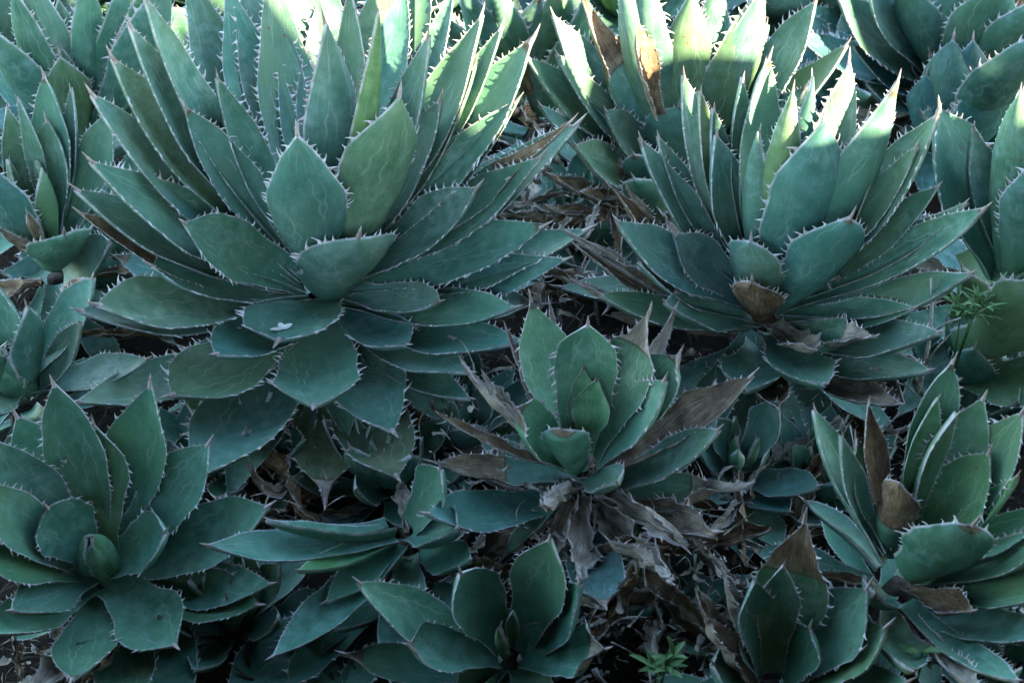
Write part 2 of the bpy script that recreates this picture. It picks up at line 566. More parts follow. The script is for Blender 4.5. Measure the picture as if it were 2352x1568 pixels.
def plant(label, C, z, L, leaves, tilt=(0, 0), tint=(1, 1, 1), group=None, skirt=0, seed=1.0, r0=.045, budspec=None, teeth=1.0, horn=(1, 1, 1), core=None, inner=5):
    Cw = on_z(C[0], C[1], z)
    A = unit(np.array([math.tan(R(tilt[0])), math.tan(R(tilt[1])), 1.0]))
    ro = np.array([Cw[0], Cw[1], 0.0])
    root = bpy.data.objects.new('agave_plant', None)
    COL.objects.link(root)
    root.location = ro
    root.empty_display_size = .1
    tag(root, label, 'agave', group)
    dep = depth(Cw)
    rnd = random.Random(int(seed * 100))
    # the short woody stem under the rosette
    vs, fs = [], []
    n = 12
    for k, (f, rf) in enumerate([(-.03, 1.2), (.3, .95), (.55, .75), (.8, .4)]):
        for a in range(n):
            an = 2 * math.pi * a / n
            p = ro + (Cw - ro) * f + np.array([math.cos(an), math.sin(an), 0]) * (core or r0) * rf * rnd.uniform(.85, 1.15)
            vs.append(p - ro)
    for k in range(3):
        for a in range(n):
            fs.append((k * n + a, k * n + (a + 1) % n, k * n + n + (a + 1) % n, k * n + n + a))
    fs.append(tuple(range(3 * n, 4 * n)))
    mesh_obj('stem', vs, fs, STEM, root)
    for i, sp in enumerate(leaves):
        tx, ty, wpx = sp[:3]
        o = dict(sp[4]) if len(sp) > 4 else {}
        lpx = sp[3] if len(sp) > 3 and sp[3] else L
        if 'b' in o:                                    # base of its own, bz metres above ground
            base = on_z(o['b'][0], o['b'][1], o.get('bz', z - .05))
        else:
            base = Cw
        lm = lpx / FPX * dep
        T = reach(base, tx, ty, lm, o.get('far', False)) if 'T' not in o else o['T']
        if 'b' not in o:
            d = unit(T - Cw)
            el = math.degrees(math.asin(max(-1, min(1, d @ A))))
            rad = d - (d @ A) * A
            rad = unit(rad) if np.linalg.norm(rad) > 1e-3 else np.array([0, -1.0, 0])
            rr = (core or r0) * (1 - .75 * max(0, el) / 90)
            base = Cw + A * (.055 * (el / 90) - .015 + o.get('h', 0)) + rad * rr
        if T[2] < .012:                                  # rests on the ground
            T = on_z(tx, ty, .012)
        Ld = float(np.linalg.norm(T - base))
        mid = (base + T) / 2
        N0 = (Cw + A * (Ld * .95 + .03)) - mid
        W = wpx * WSCALE / FPX * depth(mid)
        # leaves twist on their bases: turn the blade so that it is not seen edge-on
        dd_ = unit(T - base)
        N0 = unit(N0 - (N0 @ dd_) * dd_)
        vc = CAM - mid
        vc = unit(vc - (vc @ dd_) * dd_)
        vs_ = np.cross(dd_, vc)
        c_, s_ = float(N0 @ vc), float(N0 @ vs_)
        fm = o.get('f', .72)
        if abs(c_) < abs(fm) or 'f' in o:
            sg_ = (1 if fm > 0 else -1) if 'f' in o else (1 if c_ > -.15 else -1)
            c_ = abs(fm) * sg_
            s_ = math.copysign(math.sqrt(max(0, 1 - c_ * c_)), s_)
            N0 = vc * c_ + vs_ * s_
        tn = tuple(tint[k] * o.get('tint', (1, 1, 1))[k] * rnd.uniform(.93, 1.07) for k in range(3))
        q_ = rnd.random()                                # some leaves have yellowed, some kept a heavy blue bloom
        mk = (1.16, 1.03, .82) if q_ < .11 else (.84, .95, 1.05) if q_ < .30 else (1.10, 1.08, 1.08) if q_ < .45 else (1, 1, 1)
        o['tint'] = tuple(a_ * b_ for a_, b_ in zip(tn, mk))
        if 'd' not in o and not o.get('dead') and rnd.random() < .2:
            o.update(d=rnd.uniform(.91, .96), curl=.25, shr=.15, ash=.2)   # scorched tip
        o.setdefault('ts', teeth)
        o.setdefault('horn', horn)
        leaf(root, ro, base, T, N0, W, seed * 3.7 + i * 1.37, o)
        d = unit(T - base)
        REPORT.append((label[:22], tx, ty, round(math.degrees(math.asin(d[2]))), [round(float(q), 2) for q in T], [round(float(q), 2) for q in base], round(Ld, 2)))
    for k in range(inner):                               # young upright leaves around the growing point
        an = k * 2.4 + seed
        el = R(88 - 5 * k)
        d = np.array([math.cos(an) * math.cos(el), math.sin(an) * math.cos(el), 0]) + A * math.sin(el)
        Lk = L / FPX * dep * (.62 + .03 * k)
        base = Cw + A * .01 + np.array([math.cos(an), math.sin(an), 0]) * .006
        leaf(root, ro, base, base + unit(d) * Lk, Cw + A * Lk * 1.2 - (base + unit(d) * Lk * .5), Lk * .24, seed * 9.1 + k,
             dict(g=58, ts=teeth, horn=tuple(c * .7 for c in horn), tint=tuple(c * q for c, q in zip(tint, (1.1, 1.15, .9)))))
    # old leaves lying under the rosette
    for k in range(skirt):
        an = 2 * math.pi * (k + rnd.uniform(.1, .9)) / skirt
        el = R(rnd.uniform(-24, 12))
        if math.sin(an) < -.2: el = R(rnd.uniform(-30, -14))
        Lk = L / FPX * dep * rnd.uniform(.55, .8)
        d = np.array([math.cos(an) * math.cos(el), math.sin(an) * math.cos(el), math.sin(el)])
        base = Cw + d * .03 - A * rnd.uniform(.03, .10)
        T = base + d * Lk
        T[2] = max(T[2], .02)
        dd = rnd.random() < .45 and d[1] > -.35
        o = dict(dead=1, cr=.7, g=30, ts=teeth * .8, tw=rnd.uniform(-60, 60), ash=rnd.uniform(0, .6), sag=rnd.uniform(-.08, .05)) if dd else \
            dict(sag=rnd.uniform(-.06, .04), ts=teeth * .9, d=rnd.choice([2, 2, .86]))
        o['tint'] = tuple(tint[q] * rnd.uniform(.85, 1.0) for q in range(3))
        o['roll'] = rnd.uniform(-20, 20)
        leaf(root, ro, base, T, A, Lk * rnd.uniform(.26, .36), seed * 5.1 + k * 2.3 + 50, o)
    if budspec:
        bx, by, bw, bl = budspec[:4]
        T = reach(Cw, bx, by, bl / FPX * dep)
        bud(root, ro, Cw - A * .01, T, bw / FPX * dep, seed, tint, teeth)
    PLANTS.append((root, Cw, A))
    return root


def auto_plant(label, C, z, L, n, seed, **kw):
    """an ordinary rosette: leaves in a golden-angle spiral, outer ones low, inner ones upright"""
    r = random.Random(seed * 13)
    Cw = on_z(C[0], C[1], z)
    lm = L / FPX * depth(Cw)
    sp = []
    for i in range(n):
        f = i / (n - 1)
        an = i * 2.39996 + seed
        el = R(4 + 74 * f ** 1.1 + r.uniform(-6, 6))
        d = np.array([math.cos(an) * math.cos(el), math.sin(an) * math.cos(el), math.sin(el)])
        l = lm * (.78 + .3 * math.sin(math.pi * min(1, f * .9 + .1)) - .25 * f * f) * r.uniform(.92, 1.08)
        T = Cw + d * l
        q = T - CAM
        t = q @ FW
        x, y = 1176 + (q @ RT) / t * FPX, 784 - (q @ UP) / t * FPX
        o = dict(T=T)
        if r.random() < .12: o['d'] = .88
        sp.append((x, y, L * r.uniform(.27, .33), None, o))
    return plant(label, C, z, L, sp, seed=seed, **kw)


# ================================================================== SETTING
# ground: one sheet to the horizon, finely uneven where the plants stand
def build_ground():
    xs = np.concatenate([np.array([-200, -60, -15, -6]), np.linspace(-3, 3, 61), np.array([6, 15, 60, 200])])
    ys = np.concatenate([np.array([-200, -60, -15, -4]), np.linspace(-1, 6, 71), np.array([9, 20, 60, 300])])
    vs = []
    for y in ys:
        for x in xs:
            z = -.012
            if -3.1 < x < 3.1 and -1.1 < y < 6.1:
                z += .022 * mnoise.noise((x * 2.1, y * 2.1, 1.0)) + .012 * mnoise.noise((x * 7, y * 7, 4.0)) - .01
            vs.append((x, y, z))
    n = len(xs)
    fs = [(j * n + i, j * n + i + 1, (j + 1) * n + i + 1, (j + 1) * n + i) for j in range(len(ys) - 1) for i in range(n - 1)]
    o = mesh_obj('ground', vs, fs, SOIL)
    o['kind'] = 'structure'


build_ground()

# box mesh for the unseen light blockers added around the viewer
def slab(nm, x0, x1, y0, y1, z0, z1, root, m):
    vs = [(x, y, z) for z in (z0, z1) for x, y in ((x0, y0), (x1, y0), (x1, y1), (x0, y1))]
    fs = [(0, 3, 2, 1), (4, 5, 6, 7), (0, 1, 5, 4), (1, 2, 6, 5), (2, 3, 7, 6), (3, 0, 4, 7)]
    return mesh_obj(nm, vs, fs, m, root, smooth=False)


# added unseen sun blocker, its stepped top shaped to cut the sun patches
def build_sun_blocker():
    sh = np.array([math.sin(R(SUN_AZ)), math.cos(R(SUN_AZ))])
    e = np.array([math.cos(R(SUN_AZ)), -math.sin(R(SUN_AZ))])
    c = np.array([0, 2.0]) + sh * 2.6
    prof = [(-1.9, 1.60), (-1.17, 1.58), (-1.155, 1.23), (-1.08, 1.22), (-1.06, 1.34), (-.86, 1.31), (-.64, 1.33), (-.60, 1.46), (-.50, 1.50), (-.43, 1.48), (-.38, 1.42), (-.27, 1.43),
            (-.25, 1.68), (-.18, 1.57), (-.11, 1.50), (-.02, 1.51), (.02, 1.64), (.06, 1.82), (.10, 2.1), (1.6, 2.1)]
    root = bpy.data.objects.new('added_sun_blocker', None)
    COL.objects.link(root)
    root.location = (c[0], c[1], 0)
    tag(root, 'added unseen sun blocker with a stepped top right of the viewer', 'wall')
    vs, fs = [], []
    for l, h in prof:
        for z in (-.05, h):
            for d in (0, .12):
                p = e * l + sh * d
                vs.append((p[0], p[1], z))
    n = len(prof)
    for i in range(n - 1):
        a, b_ = i * 4, i * 4 + 4
        fs += [(a, b_, b_ + 2, a + 2), (a + 1, a + 3, b_ + 3, b_ + 1), (a + 2, b_ + 2, b_ + 3, a + 3)]
    fs += [(0, 2, 3, 1), (n * 4 - 4, n * 4 - 3, n * 4 - 1, n * 4 - 2)]
    mesh_obj('sun_blocker_body', vs, fs, BLOCKERM, root, smooth=False)


build_sun_blocker()
root = bpy.data.objects.new('overhead_blocker', None)
COL.objects.link(root)
root['label'] = 'added unseen slab on posts blocking sky above and behind the viewer'
root['category'] = 'light blocker'
slab('overhead_slab', -4, 4, -1.15, 1.72, 2.45, 2.57, root, BLOCKERM)  # added out of view to dim the sky over the near plants
low_blk = bpy.data.objects.new('skyblocker', None)
COL.objects.link(low_blk)
tag(low_blk, 'low unseen added parapet at the feet of the viewer', 'skyblocker')
slab('skyblocker_body', -3.5, 1.35, .55, .74, -.05, .66, low_blk, STEM)  # added below the view to keep low sky off the nearest plants
slab('skyblocker_cap', -3.52, 1.37, .53, .76, .661, .70, low_blk, STEM)
for px_ in (-3.8, 3.8):
    slab('blocker_post', px_, px_ + .12, -.9, -.78, -.05, 2.449, root, BLOCKERM)

# ================================================================== AGAVES
G = dict
plant('largest agave, wide blue-green rosette filling the upper left', (738, 640), .25, 640, [
    # back ranks
    (336, -4, 110, 745, G(g=34)), (425, -70, 135, 785, G(far=True)), (560, -130, 120, 800, G(far=True)), (680, -140, 125, 800, G(far=True)),
    (757, -70, 120, 730, G(far=True)), (800, -30, 90, 690, G(horn=(.75, .55, .62))), (892, -90, 130, 765, G(far=True)), (985, -80, 135, 785, G(far=True, horn=(.8, .6, .65))),
    (1106, 35, 120, 720, G(g=34)), (1152, 60, 90, 720),
    (867, 20, 66, 700, G(g=70, tint=(1.15, 1.15, .8), horn=(.5, .38, .5))),
    (746, 53, 132, 645, G(horn=(.75, .6, .7))), (983, 83, 105, 670, G(horn=(.8, .7, .75))),
    (620, -60, 120, 720, G(far=True)), (520, -40, 120, 720, G(far=True)), (930, -40, 110, 700, G(far=True)), (1040, -20, 110, 720, G(far=True)), (300, 60, 120, 720), (500, 180, 110, 520, G(g=45)), (1010, 230, 120, 520), (1090, 150, 110, 620),
    # left ranks
    (259, 134, 140, 690), (212, 217, 140, 680), (209, 370, 135, 640), (174, 434, 120, 630, G(h=-.02)),
    (424, 244, 110, 530, G(g=45, roll=-15)), (184, 489, 110, 600, G(h=-.04, d=.25, cr=.1, shr=.1, ash=.1, curl=.2, lab='leaf dried dark brown on its upper face')),
    (424, 512, 125, 430, G(roll=-25)), (350, 609, 130, 430, G(p='blunt')), (224, 699, 135, 560, G(p='blunt')), (182, 712, 120, 590, G(h=-.03)),
    # right ranks
    (1224, 88, 160, 750), (1189, 229, 100, 640, G(g=50, roll=25)), (1312, 277, 100, 690, G(d=.62, ash=.1, cr=.2)), (1326, 284, 140, 690),
    (1242, 360, 120, 600), (1095, 430, 130, 480), (1249, 518, 130, 560, G(roll=12)), (1349, 527, 130, 640, G(h=-.015)),
    (1302, 594, 90, 600, G(h=-.03, roll=20)), (1182, 704, 110, 510, G(h=-.02)), (1010, 690, 90, 350, G(p='blunt')),
    (1199, 782, 110, 560, G(h=-.05)), (1079, 853, 110, 480, G(h=-.04)), (935, 790, 110, 330, G(h=-.02, p='blunt')), (1079, 914, 90, 500, G(h=-.07)),
    # front ranks
    (917, 223, 180, 560, G(p='broad')), (683, 310, 150, 540, G(p='broad', g=30)), (823, 545, 190, 330, G(p='blunt', g=32)),
    (640, 780, 185, 300, G(p='blunt', sag=-.05, g=16)), (497, 812, 130, 380, G(p='blunt', h=-.02)), (394, 906, 160, 480, G(p='blunt', h=-.03)),
    (721, 931, 165, 420, G(h=-.03, p='blunt')), (903, 990, 160, 470, G(h=-.04)), (438, 1100, 175, 600, G(h=-.05, p='broad')), (174, 922, 120, 640, G(h=-.06)),
    (745, 1150, 140, 560, G(h=-.08, d=.80, ash=.9, tint=(1.1, .85, .8))), (912, 1094, 145, 560, G(h=-.08, p='blunt', tint=(1.25, .85, .7))),
], inner=0, skirt=20, seed=1.0, r0=.055)

plant('bright agave right of centre with sunlit pale leaf tips', (1765, 690), .24, 560, [
    (1571, 174, 102, 580), (1610, 210, 75, 560), (1707, 180, 80, 560), (1767, 130, 111, 610), (1865, 174, 71, 600, G(g=50)),
    (1951, 144, 133, 640), (1995, 264, 93, 560), (2060, 187, 111, 660), (2152, 264, 133, 640), (2155, 427, 80, 520, G(roll=20)),
    (2219, 464, 71, 560), (2264, 476, 106, 620), (1893, 277, 161, 560, G(p='broad')), (1647, 312, 111, 470, G(g=34)),
    (1513, 314, 80, 500), (1471, 317, 89, 540), (1416, 507, 111, 530), (1550, 539, 97, 350, G(roll=-20)),
    (1380, 676, 89, 480, G(h=-.03)), (1528, 692, 97, 380, G(h=-.02)),
    (1953, 499, 133, 430, G(p='blunt', d=.93, curl=.3, shr=.1, ash=0)), (1725, 552, 117, 330, G(p='blunt', g=30)),
    (1728, 646, 120, 300, G(dead=1, p='broad', g=20, cr=.15, shr=.0, ash=0, h=-.03, lab='ochre dried leaf stub pointing at the viewer')),
    (2232, 626, 89, 560, G(h=-.02)), (2189, 659, 89, 500), (2100, 706, 71, 420, G(roll=15, h=-.01)), (2159, 761, 97, 520, G(h=-.05)),
    (2010, 770, 97, 420, G(h=-.03, d=.55, ash=1, cr=.6)), (1896, 880, 124, 420, G(h=-.03)), (1880, 800, 97, 330, G(dead=1, h=-.02, ash=.6, cr=.4)),
    (2135, 849, 97, 500, G(h=-.06)), (1710, 894, 124, 360, G(h=-.05)), (1785, 935, 97, 400, G(dead=1, h=-.07, ash=0, cr=.2)),
    (2068, 927, 97, 480, G(dead=1, h=-.08, ash=.3, cr=.25)),
    (1822, 205, 85, 590, G(g=40)), (1908, 225, 85, 570, G(g=40)), (1640, 250, 80, 520), (2105, 335, 90, 560), (1745, 300, 80, 480, G(g=45)), (2010, 380, 85, 470, G(g=40)), (1470, 600, 90, 420, G(h=-.02)),
    # the dry skirt on its left flank
    (1290, 520, 60, 560, G(dead=1, ash=.7, h=-.05)), (1320, 560, 70, 520, G(dead=1, ash=.2, h=-.05)), (1310, 640, 60, 520, G(dead=1, ash=.5, h=-.06, roll=40)),
    (1395, 420, 70, 520, G(dead=1, ash=.1, h=-.05, roll=-30)), (1440, 430, 60, 460, G(dead=1, ash=.6, h=-.05)),
], inner=0, skirt=16, seed=2.0, r0=.05)

plant('agave behind with two curled tan dead leaves among green ones', (1570, 400), .20, 520, [
    (1271, 35, 100, 520), (1213, 132, 100, 520), (1279, 123, 80, 480), (1330, -30, 80, 540, G(d=.5, ash=.15, cr=.3, shr=.3)),
    (1432, -70, 95, 560), (1484, -70, 110, 560), (1466, 50, 85, 250, G(b=(1512, 268), bz=.47, f=.8, dead=1, ash=.1, cr=.2, g=50, lab='curled tan dead leaf catching the sun')),
    (1590, -25, 105, 520), (1650, -60, 90, 540), (1745, -30, 125, 540), (1673, 63, 150, 420, G(p='broad')), (1872, 2, 115, 540), (1944, 103, 95, 500),
    (1755, -45, 90, 560), (1393, 254, 95, 330), (1562, 246, 145, 260, G(p='blunt')), (1455, 352, 90, 280, G(h=-.04, p='blunt')), (1323, 334, 100, 400, G(h=-.03)),
    (1456, 409, 95, 330, G(h=-.07, p='blunt')), (1850, 200, 90, 430, G(h=-.02)),
    (1240, 240, 70, 480, G(h=-.04)), (1260, 400, 70, 430, G(dead=1, h=-.06, ash=.3)), (1330, 440, 75, 380, G(dead=1, h=-.06, ash=.1)), (1250, 470, 60, 440, G(dead=1, h=-.08, ash=.6)),
], skirt=14, seed=3.0, r0=.05)

plant('small pale green agave in the centre ringed by shredded grey dead leaves', (1335, 1075), .20, 380, [
    (1219, 690, 112, 400, G(d=.90, ash=.7, tint=(1.15, 1.2, 1.0))), (1350, 748, 124, 360, G(p='blunt', tint=(1.2, 1.25, 1.05))),
    (1490, 715, 118, 430, G(d=.70, ash=.8, p='broad')), (1560, 815, 122, 370, G(d=.88, ash=.7, p='blunt', tint=(1.1, 1.2, 1.0))), (1525, 874, 124, 330, G(tint=(1.15, 1.2, 1.05))),
    (1340, 847, 66, 250, G(g=50, tint=(1.1, 1.2, .9), horn=(.6, .5, .55))), (1370, 872, 80, 245, G(g=50, tint=(1.2, 1.3, .85), horn=(.5, .4, .5))),
    (1290, 985, 96, 215, G(f=-.9, p='blunt', d=.86, shr=.1, ash=.2, nospine=1, tint=(1.1, 1.2, 1.0))),
    (1185, 935, 110, 270, G(d=.80, ash=.5, p='blunt', tint=(1.1, 1.2, 1.0))), (988, 1061, 90, 350, G(d=.35, ash=.25, cr=.3, shr=.3)),
    (982, 1178, 115, 400, G(h=-.05)), (1250, 1165, 85, 260, G(dead=1, ash=.9, tw=60, cr=.9)),
    (1727, 861, 110, 450, G(dead=1, ash=.2, cr=.25, g=20, shr=0, h=-.03)), (1650, 985, 100, 360, G(h=-.05)),
    (1715, 1108, 100, 390, G(d=.55, ash=.9, cr=.7, h=-.05)), (1415, 1105, 85, 200, G(p='blunt')),
    (1570, 1215, 105, 340, G(dead=1, ash=.8, tw=70, cr=.8, hook=-.15)), (1215, 1370, 95, 380, G(dead=1, ash=.35, tw=20, cr=.5, h=-.02)),
    (1330, 1330, 100, 340, G(dead=1, ash=.75, tw=-50, cr=.7, h=-.02)), (1390, 1395, 115, 420, G(d=.84, ash=.6, h=-.05, tint=(1.1, .95, .9))),
    (1545, 1330, 135, 400, G(dead=1, ash=.9, cr=.8, h=-.04)), (1645, 1225, 125, 380, G(dead=1, ash=.3, cr=.45, h=-.04)),
    (1065, 830, 60, 380, G(dead=1, ash=.7, cr=.5, roll=40)), (1110, 860, 60, 330, G(dead=1, ash=.8, cr=.8)),
    (1160, 750, 50, 400, G(dead=1, ash=.3, far=True, h=-.03)), (1262, 690, 50, 420, G(dead=1, ash=.7, cr=.3, far=True, h=-.03)), (1430, 760, 55, 380, G(dead=1, ash=.7, far=True, h=-.03)), (1555, 700, 60, 460, G(dead=1, ash=.9, tw=50, far=True, h=-.03)),
    (1010, 950, 50, 380, G(dead=1, ash=.1)),
], skirt=12, seed=4.0, r0=.04, tilt=(0, -10), horn=(1, .9, .9), inner=0)

plant('flat open rosette with a plump heart in the lower left corner', (232, 1300), .14, 340, [
    (38, 956, 130, 390, G(p='broad')), (123, 882, 120, 460, G(p='broad', h=-.02, tint=(1.2, .95, .85))), (344, 886, 135, 440, G(p='broad', h=-.02)),
    (215, 976, 125, 340, G(p='broad')), (477, 1021, 135, 390, G(p='broad')), (107, 1166, 125, 220, G(p='blunt')), (378, 1222, 125, 230, G(p='blunt')),
    (614, 1163, 140, 430, G(h=-.03, p='broad')), (27, 1400, 105, 270), (401, 1480, 140, 320, G(p='broad')), (592, 1387, 125, 400, G(h=-.03, p='broad')),
    (622, 1339, 100, 430, G(h=-.05)), (165, 1560, 120, 330, G(h=-.02, d=.9, p='broad')), (300, 1630, 130, 380, G(h=-.04, p='broad')), (440, 1590, 135, 390, G(h=-.06, p='broad')),
    (-70, 1240, 130, 340, G(h=-.02)), (-60, 1120, 120, 400, G(h=-.03)), (-40, 1450, 110, 330, G(h=-.03)), (-20, 1010, 110, 420, G(h=-.05)),
    (60, 1600, 90, 380, G(dead=1, h=-.06, ash=.7)),
], skirt=5, seed=5.0, r0=.035, tilt=(0, -22), inner=0, budspec=(205, 1232, 92, 170), teeth=.8, tint=(.80, .95, .85))  # tint: deeper green leaf plus some of the dimmer light down here

plant('agave at the left edge with a round heart and one upswept leaf', (35, 880), .20, 330, [
    (212, 638, 100, 380), (337, 823, 85, 340), (-30, 640, 95, 320), (-60, 940, 100, 260, G(d=.8, ash=.6)), (180, 740, 70, 330, G(h=-.04)), (60, 700, 80, 330, G(h=-.03, tint=(.85, .9, .95))),
    (100, 960, 70, 260, G(h=-.05)), (-90, 780, 90, 260),
], skirt=10, seed=6.0, r0=.035, tilt=(0, -15), inner=0, budspec=(15, 790, 105, 180), teeth=.8)

plant('upright agave with narrow pointed leaves at the left edge', (115, 590), .22, 380, [
    (100, 174, 100, 430), (17, 247, 70, 370), (107, 277, 105, 330, G(g=36)), (161, 203, 55, 410, G(g=50)), (38, 225, 40, 400), (252, 250, 95, 400), (-50, 370, 110, 330),
    (147, 537, 125, 250, G(p='blunt', tint=(.9, .95, .95))), (250, 555, 90, 250, G(h=-.04)), (62, 485, 44, 260, G(dead=1, ash=.15, g=60, cr=.2)), (-5, 520, 44, 260, G(dead=1, ash=.2, g=60, cr=.3)),
    (200, 640, 60, 260, G(dead=1, h=-.06)),
], skirt=12, seed=7.0, r0=.035)

plant('agave crowded into the upper left corner behind the large rosette', (190, 330), .20, 420, [
    (133, -2, 80, 400), (190, -70, 90, 470, G(tint=(1.05, 1.15, 1.2))), (285, -60, 90, 470), (354, 38, 75, 420, G(tint=(.8, .85, .85))), (385, -60, 110, 540, G(tint=(1.05, 1.15, 1.2))),
    (138, 130, 95, 330), (63, 20, 60, 390), (97, 83, 50, 330, G(g=50)), (123, 147, 60, 260, G(h=-.03)), (60, -80, 100, 500), (-20, 60, 90, 430), (320, 90, 90, 330), (30, -30, 80, 470), (325, -40, 60, 480),
], skirt=14, seed=8.0, r0=.04)

plant('dark agave sunk between the large rosette and the one behind', (1235, 260), .14, 380, [
    (1060, -40, 105, 420), (1130, -60, 110, 420), (1235, -10, 115, 360), (1345, -14, 115, 400, G(roll=20)), (1120, 40, 90, 330), (1290, -60, 90, 420), (1010, 20, 80, 430, G(h=-.02)),
    (1195, 110, 90, 260, G(dead=1, ash=.05)), (1175, 250, 80, 200, G(dead=1, ash=.05)), (1215, 275, 80, 240, G(dead=1, ash=.1)),
], skirt=12, seed=9.0, r0=.035, tint=(.85, .9, .9))

plant('deep shaded agave in the upper right corner', (2190, 200), .16, 400, [
    (2229, 10, 150, 230, G(p='blunt')), (1928, -4, 110, 400), (1828, 78, 90, 420), (2070, -60, 100, 360), (2190, -70, 130, 340), (2300, -60, 130, 380), (1990, -50, 90, 400),
    (2189, 92, 110, 230, G(b=(2165, 320), bz=.12)), (2235, 92, 90, 240, G(b=(2215, 300), bz=.12)), (2129, 172, 80, 170, G(b=(2125, 330), bz=.1)), (2312, 187, 130, 240, G(b=(2200, 350), bz=.1)),
    (2410, 70, 150, 380, G(b=(2190, 300), bz=.14)), (1960, 105, 80, 300, G(h=-.03)), (2040, 90, 90, 200, G(p='blunt')), (2090, 110, 80, 160), (1990, 190, 80, 240, G(h=-.05)), (2420, -20, 130, 400),
], skirt=8, seed=10.0, r0=.04, tint=(.72, .86, .98))  # tint darkened and cooled to put this corner's shade into the colour

plant('large agave cut off by the right edge', (2330, 640), .22, 560, [
    (2158, 250, 165, 470, G(p='broad')), (2349, 212, 130, 520), (2237, 295, 90, 400, G(g=55)), (2420, 350, 140, 460), (2460, 440, 195, 330, G(p='broad', b=(2215, 640), bz=.2)),
    (2500, 640, 190, 360, G(p='broad', b=(2230, 800), bz=.15)), (2210, 610, 70, 300, G(b=(2290, 720), bz=.15)), (2160, 840, 100, 260, G(h=-.08)), (2480, 880, 140, 330, G(h=-.06, b=(2200, 860), bz=.1)),
    (2450, 940, 140, 330, G(b=(2180, 900), bz=.06)),
], skirt=14, seed=11.0, r0=.05)

plant('tall folded agave in the lower right with an ochre curled leaf tip', (2075, 1300), .20, 400, [
    (1872, 942, 90, 420, G(g=45)), (1968, 1003, 90, 330, G(d=.86, ash=.3, shr=.2)), (1995, 925, 80, 400, G(dead=1, ash=0, cr=.15, g=20)), (2190, 826, 100, 520, G(d=.9, ash=.4, g=36)),
    (2155, 915, 75, 430, G(g=50, tint=(1.2, 1.2, 1.1))), (2259, 914, 115, 460), (2347, 948, 125, 480), (2271, 1040, 130, 360, G(p='broad', g=30)), (2338, 1090, 65, 380, G(g=50, tint=(1.2, 1.3, .8))),
    (2068, 1108, 100, 270, G(b=(2045, 1255), bz=.2, f=-.85, d=.45, curl=.6, shr=.0, cr=.25, ash=.05, p='blunt', nospine=1, lab='leaf with an ochre dried curled end')),
    (2235, 1205, 160, 320, G(p='blunt', d=.9, ash=.1)), (2430, 1160, 90, 400), (2440, 1230, 100, 420, G(h=-.02)), (2460, 1335, 100, 450, G(h=-.03)),
    (2235, 1400, 100, 300, G(dead=1, ash=.0, cr=.3, h=-.02, tint=(.6, .6, .6))), (2340, 1560, 80, 480, G(h=-.04)), (2010, 1365, 90, 220, G(d=.85, h=-.03)), (2095, 1540, 100, 380, G(h=-.05)),
    (2270, 1590, 90, 480, G(dead=1, ash=.8, h=-.05)), (2420, 1450, 100, 430, G(h=-.06)), (1935, 1000, 60, 380, G(h=-.02)), (2200, 950, 60, 420, G(roll=40)),
], skirt=12, seed=12.0, r0=.045, tilt=(6, -6), inner=0, tint=(.88, .98, .90))  # tint partly greener leaf, partly lower light put into the colour

plant('low agave at the bottom edge with a brown papery leaf tip', (1768, 1590), .12, 300, [
    (1848, 1196, 150, 420, G(d=.60, ash=.1, cr=.25, shr=.15, curl=.5)), (1990, 1350, 150, 340, G(p='broad', d=.93)), (2035, 1440, 150, 320, G(p='broad', d=.93)), (1712, 1402, 90, 230, G(d=.8, ash=.6)),
    (1736, 1335, 96, 300), (1858, 1440, 120, 200, G(p='blunt', d=.9)), (2085, 1565, 144, 330, G(h=-.03)), (1640, 1525, 120, 200, G(p='blunt')), (1800, 1300, 84, 330), (1600, 1600, 108, 200),
    (1620, 1420, 96, 300, G(dead=1, ash=.9)), (1660, 1300, 72, 340, G(dead=1, ash=.6, tw=40)), (1600, 1350, 72, 340, G(dead=1, ash=.3)),
], skirt=10, seed=13.0, r0=.035, tint=(.85, .98, .86), inner=0)  # darker tint mixes leaf green with the weaker light near the viewer

plant('small agave cut by the bottom edge with withered blunt leaf ends', (1175, 1500), .13, 260, [
    (1059, 1317, 128, 270, G(p='blunt', d=.96)), (938, 1479, 106, 280, G(p='blunt', d=.88, ash=.9)), (1390, 1490, 117, 270, G(p='blunt', d=.72, ash=.9)), (1130, 1655, 69, 170, G(sag=-.16, g=55, tint=(1.1, 1.2, .95))),
    (1050, 1610, 84, 190, G(g=50, tint=(1.05, 1.15, .95))), (1250, 1620, 89, 190), (825, 1337, 117, 420, G(h=-.03)), (1262, 1240, 123, 360, G(h=-.04)), (925, 1600, 72, 330, G(b=(890, 1360), bz=.1)),
    (780, 1500, 89, 400, G(h=-.05, d=.8)), (1330, 1340, 112, 300, G(h=-.05)),
], skirt=4, seed=14.0, r0=.03, tilt=(0, -15), teeth=.65, inner=2, tint=(.8, .93, .85))  # tint carries both duller leaves and the dim light at the bottom

plant('young pup with long narrow leaves fanning to the left', (925, 1215), .15, 330, [
    (612, 1190, 62, 350, G(p='lance', g=40, roll=35)), (476, 1250, 90, 480, G(p='lance')), (687, 1307, 66, 300, G(p='lance', g=50, tint=(1.15, 1.25, .8))), (749, 1380, 80, 260, G(p='lance', g=40)),
    (627, 1505, 100, 440, G(p='lance')), (1049, 1212, 110, 200, G(p='broad', fold=.3)), (1079, 1284, 85, 220, G(h=-.04)), (1010, 1078, 100, 200, G(h=-.02, p='blunt')), (930, 1420, 80, 260, G(h=-.03)),
], skirt=3, seed=15.0, r0=.025, tilt=(-8, -10), teeth=.55, inner=0, tint=(.75, .9, .88))  # tint: darker leaf, with part of the dim low light in it

